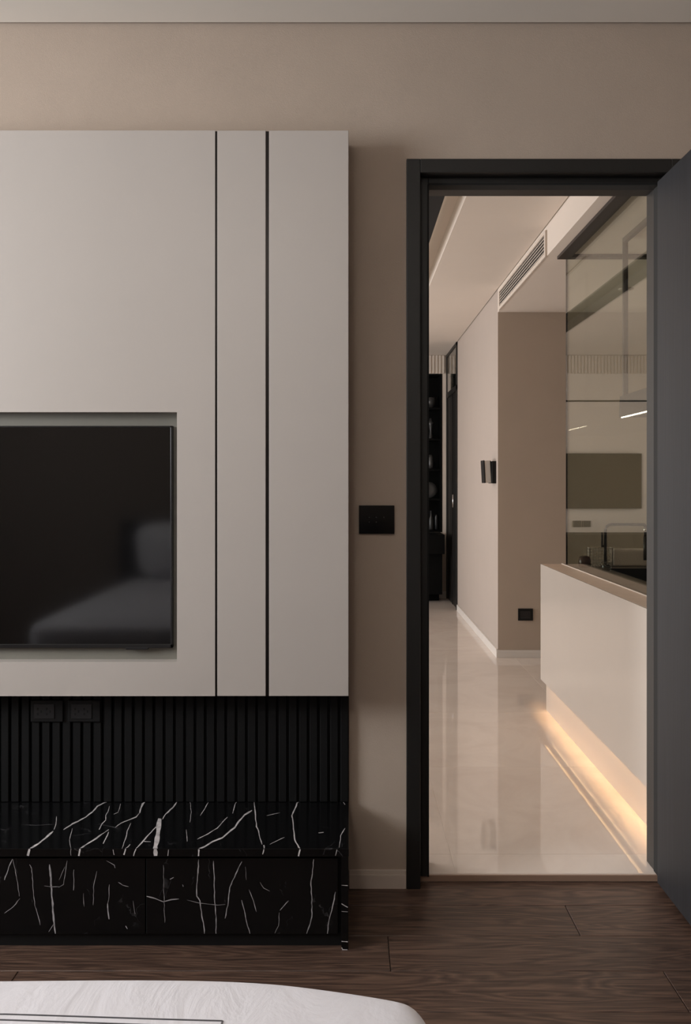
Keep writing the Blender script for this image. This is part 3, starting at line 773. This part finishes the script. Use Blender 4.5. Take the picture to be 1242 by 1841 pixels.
# things by the sink
jx = X(1051, 4.69)
o = lathe('brown_jar', [(0.022, 0), (0.030, 0.004), (0.031, 0.03), (0.026, 0.052), (0.014, 0.058), (0.004, 0.058)], (jx, 4.69, wt), M['amber'])
tag(o, 'squat dark brown glass jar on the kitchen worktop', 'jar')
def wire_basket(x0, x1, y0, y1, z0, h):
    t = thing('wire_basket', ((x0 + x1) / 2, (y0 + y1) / 2, z0), 'pale wire grid basket on the worktop behind the tap', 'basket')
    r = 0.0014
    bm = bmesh.new(); L = ORG[t.name]
    def bar(p, q):
        p = Vector(p) - L; q = Vector(q) - L
        add_box(bm, min(p.x, q.x) - r, max(p.x, q.x) + r, min(p.y, q.y) - r, max(p.y, q.y) + r, min(p.z, q.z) - r, max(p.z, q.z) + r)
    nz, nx, ny = 7, 9, 5
    for i in range(nz):
        z = z0 + 0.002 + h * i / (nz - 1)
        for yy in (y0, y1): bar((x0, yy, z), (x1, yy, z))
        for xx_ in (x0, x1): bar((xx_, y0, z), (xx_, y1, z))
    for i in range(nx):
        x = x0 + (x1 - x0) * i / (nx - 1)
        for yy in (y0, y1): bar((x, yy, z0 + 0.002), (x, yy, z0 + h))
        bar((x, y0, z0 + 0.002), (x, y1, z0 + 0.002))
    for i in range(ny):
        y = y0 + (y1 - y0) * i / (ny - 1)
        for xx_ in (x0, x1): bar((xx_, y, z0 + 0.002), (xx_, y, z0 + h))
    link('wire_grid', new_mesh(bm), M['wire'], t, L)
    return t
wire_basket(X(1060, 4.735), X(1101, 4.735), 4.735, 4.785, wt, Z(986, 4.735) - wt)
# softly rounded folded towel
def cushion(name, loc, sx, sy, sz, mat, parent=None, n=12, p=3.2):
    bm = bmesh.new()
    bmesh.ops.create_uvsphere(bm, u_segments=28, v_segments=16, radius=1.0)
    for v in bm.verts:
        d = v.co
        m = (abs(d.x) ** p + abs(d.y) ** p + abs(d.z) ** 2.2) ** (1 / p) or 1
        d = d / max(m, 1e-6)
        pinch = 0.25 + 0.75 * (1 - (max(abs(d.x), abs(d.y))) ** 4)
        v.co = Vector((d.x * sx / 2, d.y * sy / 2, d.z * sz / 2 * pinch))
    return link(name, new_mesh(bm), mat, parent, loc, True)
tw = box('folded_towel', (X(1102, 4.735), X(1102, 4.735) + 0.24, 4.735, 4.785, wt, Z(987, 4.735)), M['towel'], None, 0.012, 3)
tag(tw, 'pale rounded folded towel on the worktop beside the wire basket', 'towel')
o = lathe('glass_tumbler', [(0.020, 0), (0.021, 0.002), (0.026, 0.045), (0.0245, 0.045), (0.0195, 0.005), (0.002, 0.004)], (X(1090, 4.50) , 4.50, wt), M['tumbler'])
o.location.x = kx0 - 0.03; tag(o, 'clear glass tumbler at the rim of the sink', 'glass')

# ------------------------------------------------------------------ glass partition above the counter
GE = 4.80
gp = thing('glass_partition', (GX, 3.8, wt), 'clear glass partition with dark top rail above the kitchen counter', 'glass partition')
box('pane', (GX - 0.003, GX + 0.005, 2.95, GE, wt, SOF - 0.014), M['pane'], gp)
pe = box('pane_edge', (GX - 0.003, GX + 0.005, GE, GE + 0.002, wt, SOF - 0.014), M['steel'], gp)
box('pane', (GX + 0.006, 1.80, GE - 0.008, GE, wt, SOF - 0.014), M['pane'], gp)
box('top_rail', (1.070, 1.132, 2.95, GE, SOF - 0.016, SOF), M['rail'], gp, 0.001)
box('top_rail', (1.132, 1.85, GE - 0.05, GE, SOF - 0.016, SOF), M['rail'], gp, 0.001)

# range hood hung over the worktop
HXL, HY1 = 1.295, 4.477
hz0, hz1 = 1.525, 1.626
rh = thing('range_hood', (1.5, 3.8, SOF), 'grey metal range hood hung on slim posts behind the glass', 'range hood')
bm = bmesh.new()
add_box(bm, -0.24, 0.24, -0.55, 0.55, 0, 0.045)
for v in bm.verts: pass
add_box(bm, -0.24, 0.24, -0.55, 0.55, 0.045, hz1 - hz0)
for v in bm.verts:
    if v.co.z > 0.06: v.co.x = v.co.x * 0.99
link('canopy', new_mesh(bm), M['hood'], rh, (HXL + 0.24, HY1 - 0.55, hz0))
for yy in (HY1 - 0.03, HY1 - 1.05):
    box('hanger_post', (HXL + 0.006, HXL + 0.028, yy - 0.02, yy, hz1, SOF), M['rail'], rh, 0.001)
box('hanger_rail', (HXL + 0.006, HXL + 0.028, HY1 - 1.05, HY1 - 0.05, SOF - 0.022, SOF), M['rail'], rh, 0.001)
box('light_bar', (HXL + 0.004, HXL + 0.010, HY1 - 1.0, HY1 - 0.02, hz0 - 0.003, hz0), M['hoodled'], rh)
# recessed ceiling spot in the kitchen
t = thing('recessed_spotlight', (X(1125, 5.6), 5.6, SOF), 'small round recessed spotlight in the kitchen ceiling', 'spotlight')
lathe('ring', [(0.045, -0.004), (0.045, 0.0), (0.03, 0.0), (0.03, -0.004)], (X(1125, 5.6), 5.6, SOF - 0.0005), M['vent'], t)
lathe('lens', [(0.029, -0.003), (0.029, -0.001), (0.002, -0.001)], (X(1125, 5.6), 5.6, SOF - 0.0005), M['spot'], t)

# ------------------------------------------------------------------ added fill lamp over the bed, unseen behind the viewer, evens the panel light
cl = thing('fill_lamp', (-0.45, -0.15, 2.36), 'unseen round drum lamp added below the bedroom ceiling as fill light', 'lamp')
lathe('fill_lamp_drum', [(0.02, 0.0), (0.20, 0.0), (0.21, 0.01), (0.21, 0.13), (0.20, 0.14), (0.02, 0.14)], (-0.45, -0.15, 2.36), M['filldrum'], cl, 40)
tube('rod', [(-0.45, -0.15, 2.50), (-0.45, -0.15, CEIL)], 0.012, M['black'], cl)

# ------------------------------------------------------------------ bed
bed = thing('bed', (-0.75, 0.15, 0), 'double bed with white cover and dark double piping', 'bed')
box('bed_base', (-1.38, 0.07, -0.85, 1.06, 0.06, 0.30), M['bedbase'], bed, 0.02, 3)
for bx_ in (-1.28, -0.03):
    for by_ in (-0.7, 0.95):
        tube('leg', [(bx_, by_, 0), (bx_, by_, 0.06)], 0.025, M['black'], bed)
box('mattress', (-1.39, 0.08, -0.86, 1.08, 0.30, 0.55), M['pillow'], bed, 0.04, 3)
box('headboard', (-1.55, 0.24, -0.97, -0.88, 0.05, 0.96), M['headboard'], bed, 0.03, 3)
# cover: rings of the outline stepped inwards
out = [(-1.45, 1.16), (-1.40, 1.19), (-1.25, 1.198), (-0.95, 1.198), (-0.55, 1.196), (-0.35, 1.202), (-0.18, 1.201), (-0.09, 1.192), (-0.03, 1.178), (0.02, 1.163), (0.055, 1.152),
       (0.078, 1.142), (0.092, 1.122), (0.102, 1.085), (0.112, 1.02), (0.12, 0.9), (0.125, 0.5), (0.125, 0.0), (0.125, -0.45), (0.11, -0.82), (0.06, -0.86), (-0.5, -0.865), (-1.1, -0.865), (-1.43, -0.86), (-1.46, -0.8), (-1.465, -0.2), (-1.465, 0.4), (-1.465, 0.95)]
out = [(x_ + (0.006 if x_ > 0 else 0), y_ + (0.032 if y_ > 0.8 else 0)) for x_, y_ in out]
cen = Vector((-0.67, 0.15))
if sum(out[i_ - 1][0] * out[i_][1] - out[i_][0] * out[i_ - 1][1] for i_ in range(len(out))) > 0: out.reverse()
inward = True
bm = bmesh.new()
def ring(inset, z, wav=0.0):
    vs_ = []
    n = len(out)
    for i in range(n):
        p = Vector(out[i]); d0 = (p - Vector(out[i - 1])).normalized(); d1 = (Vector(out[(i + 1) % n]) - p).normalized()
        t_ = (d0 + d1).normalized(); nrm = Vector((t_.y, -t_.x))
        q = p + nrm * inset if inset < 0.04 else p + nrm * 0.02 * (1 if inward else -1) + (cen - p).normalized() * (inset - 0.02)
        vs_.append(bm.verts.new((q.x, q.y, z + random.uniform(-wav, wav))))
    return vs_
rs = [ring(0.004, 0.14, 0.004), ring(0.0, 0.32), ring(0.0, 0.49), ring(0.002, 0.535), ring(0.008, 0.556), ring(0.02, 0.568), ring(0.045, 0.574, 0.001), ring(0.09, 0.577, 0.001), ring(0.2, 0.578, 0.001)]
n = len(out)
for a_, b_ in zip(rs[:-1], rs[1:]):
    for i in range(n):
        bm.faces.new((a_[i], a_[(i + 1) % n], b_[(i + 1) % n], b_[i]))
bm.faces.new(rs[-1])
dv = link('cover', new_mesh(bm), M['duvet'], bed, (0, 0, 0), True)
sub = dv.modifiers.new('soften', 'SUBSURF'); sub.levels = 2; sub.render_levels = 2
# double dark piping line around the cover, laid on its softened surface
bpy.context.view_layer.update()
dg = bpy.context.evaluated_depsgraph_get()
ev = dv.evaluated_get(dg)
def cover_z(x, y):
    ok, loc, nrm, idx = ev.ray_cast(Vector((x, y, 1.0)), Vector((0, 0, -1)))
    return loc.z if ok else 0.577
for off in (0.0, 0.012):
    bm = bmesh.new()
    xr_, yf_ = -0.149 - off, 1.102 - off
    w_ = 0.0012
    P1 = [(-1.22, yf_ + 0.02), (-0.41, yf_ + 0.014), (xr_, yf_), (xr_, -0.3)]
    for (xa, ya), (xb, yb) in zip(P1[:-1], P1[1:]):
        d = Vector((xb - xa, yb - ya)); nn = Vector((-d.y, d.x)).normalized() * w_
        prev = None
        for q in range(25):
            t_ = q / 24; x_, y_ = xa + d.x * t_, ya + d.y * t_
            z_ = cover_z(x_, y_)
            rw = [bm.verts.new((x_ + e * nn.x, y_ + e * nn.y, z_ + h)) for e, h in ((-1.3, -0.0008), (-0.7, 0.0008), (0.7, 0.0008), (1.3, -0.0008))]
            if prev:
                for k in range(3): bm.faces.new((prev[k], prev[k + 1], rw[k + 1], rw[k]))
            prev = rw
    link('piping', new_mesh(bm), M['stripe'], dv, (0, 0, 0))
for cx_, lab in ((-1.04, 'white pillow against the headboard, on the window side'), (-0.30, 'white pillow against the headboard, on the door side')):
    pl = cushion('pillow', (cx_, -0.70, 0.765), 0.68, 0.40, 0.20, M['pillow'], p=6)
    pl.rotation_euler = (math.radians(68), 0, 0)
    tag(pl, lab, 'pillow', 'pillows on the bed')
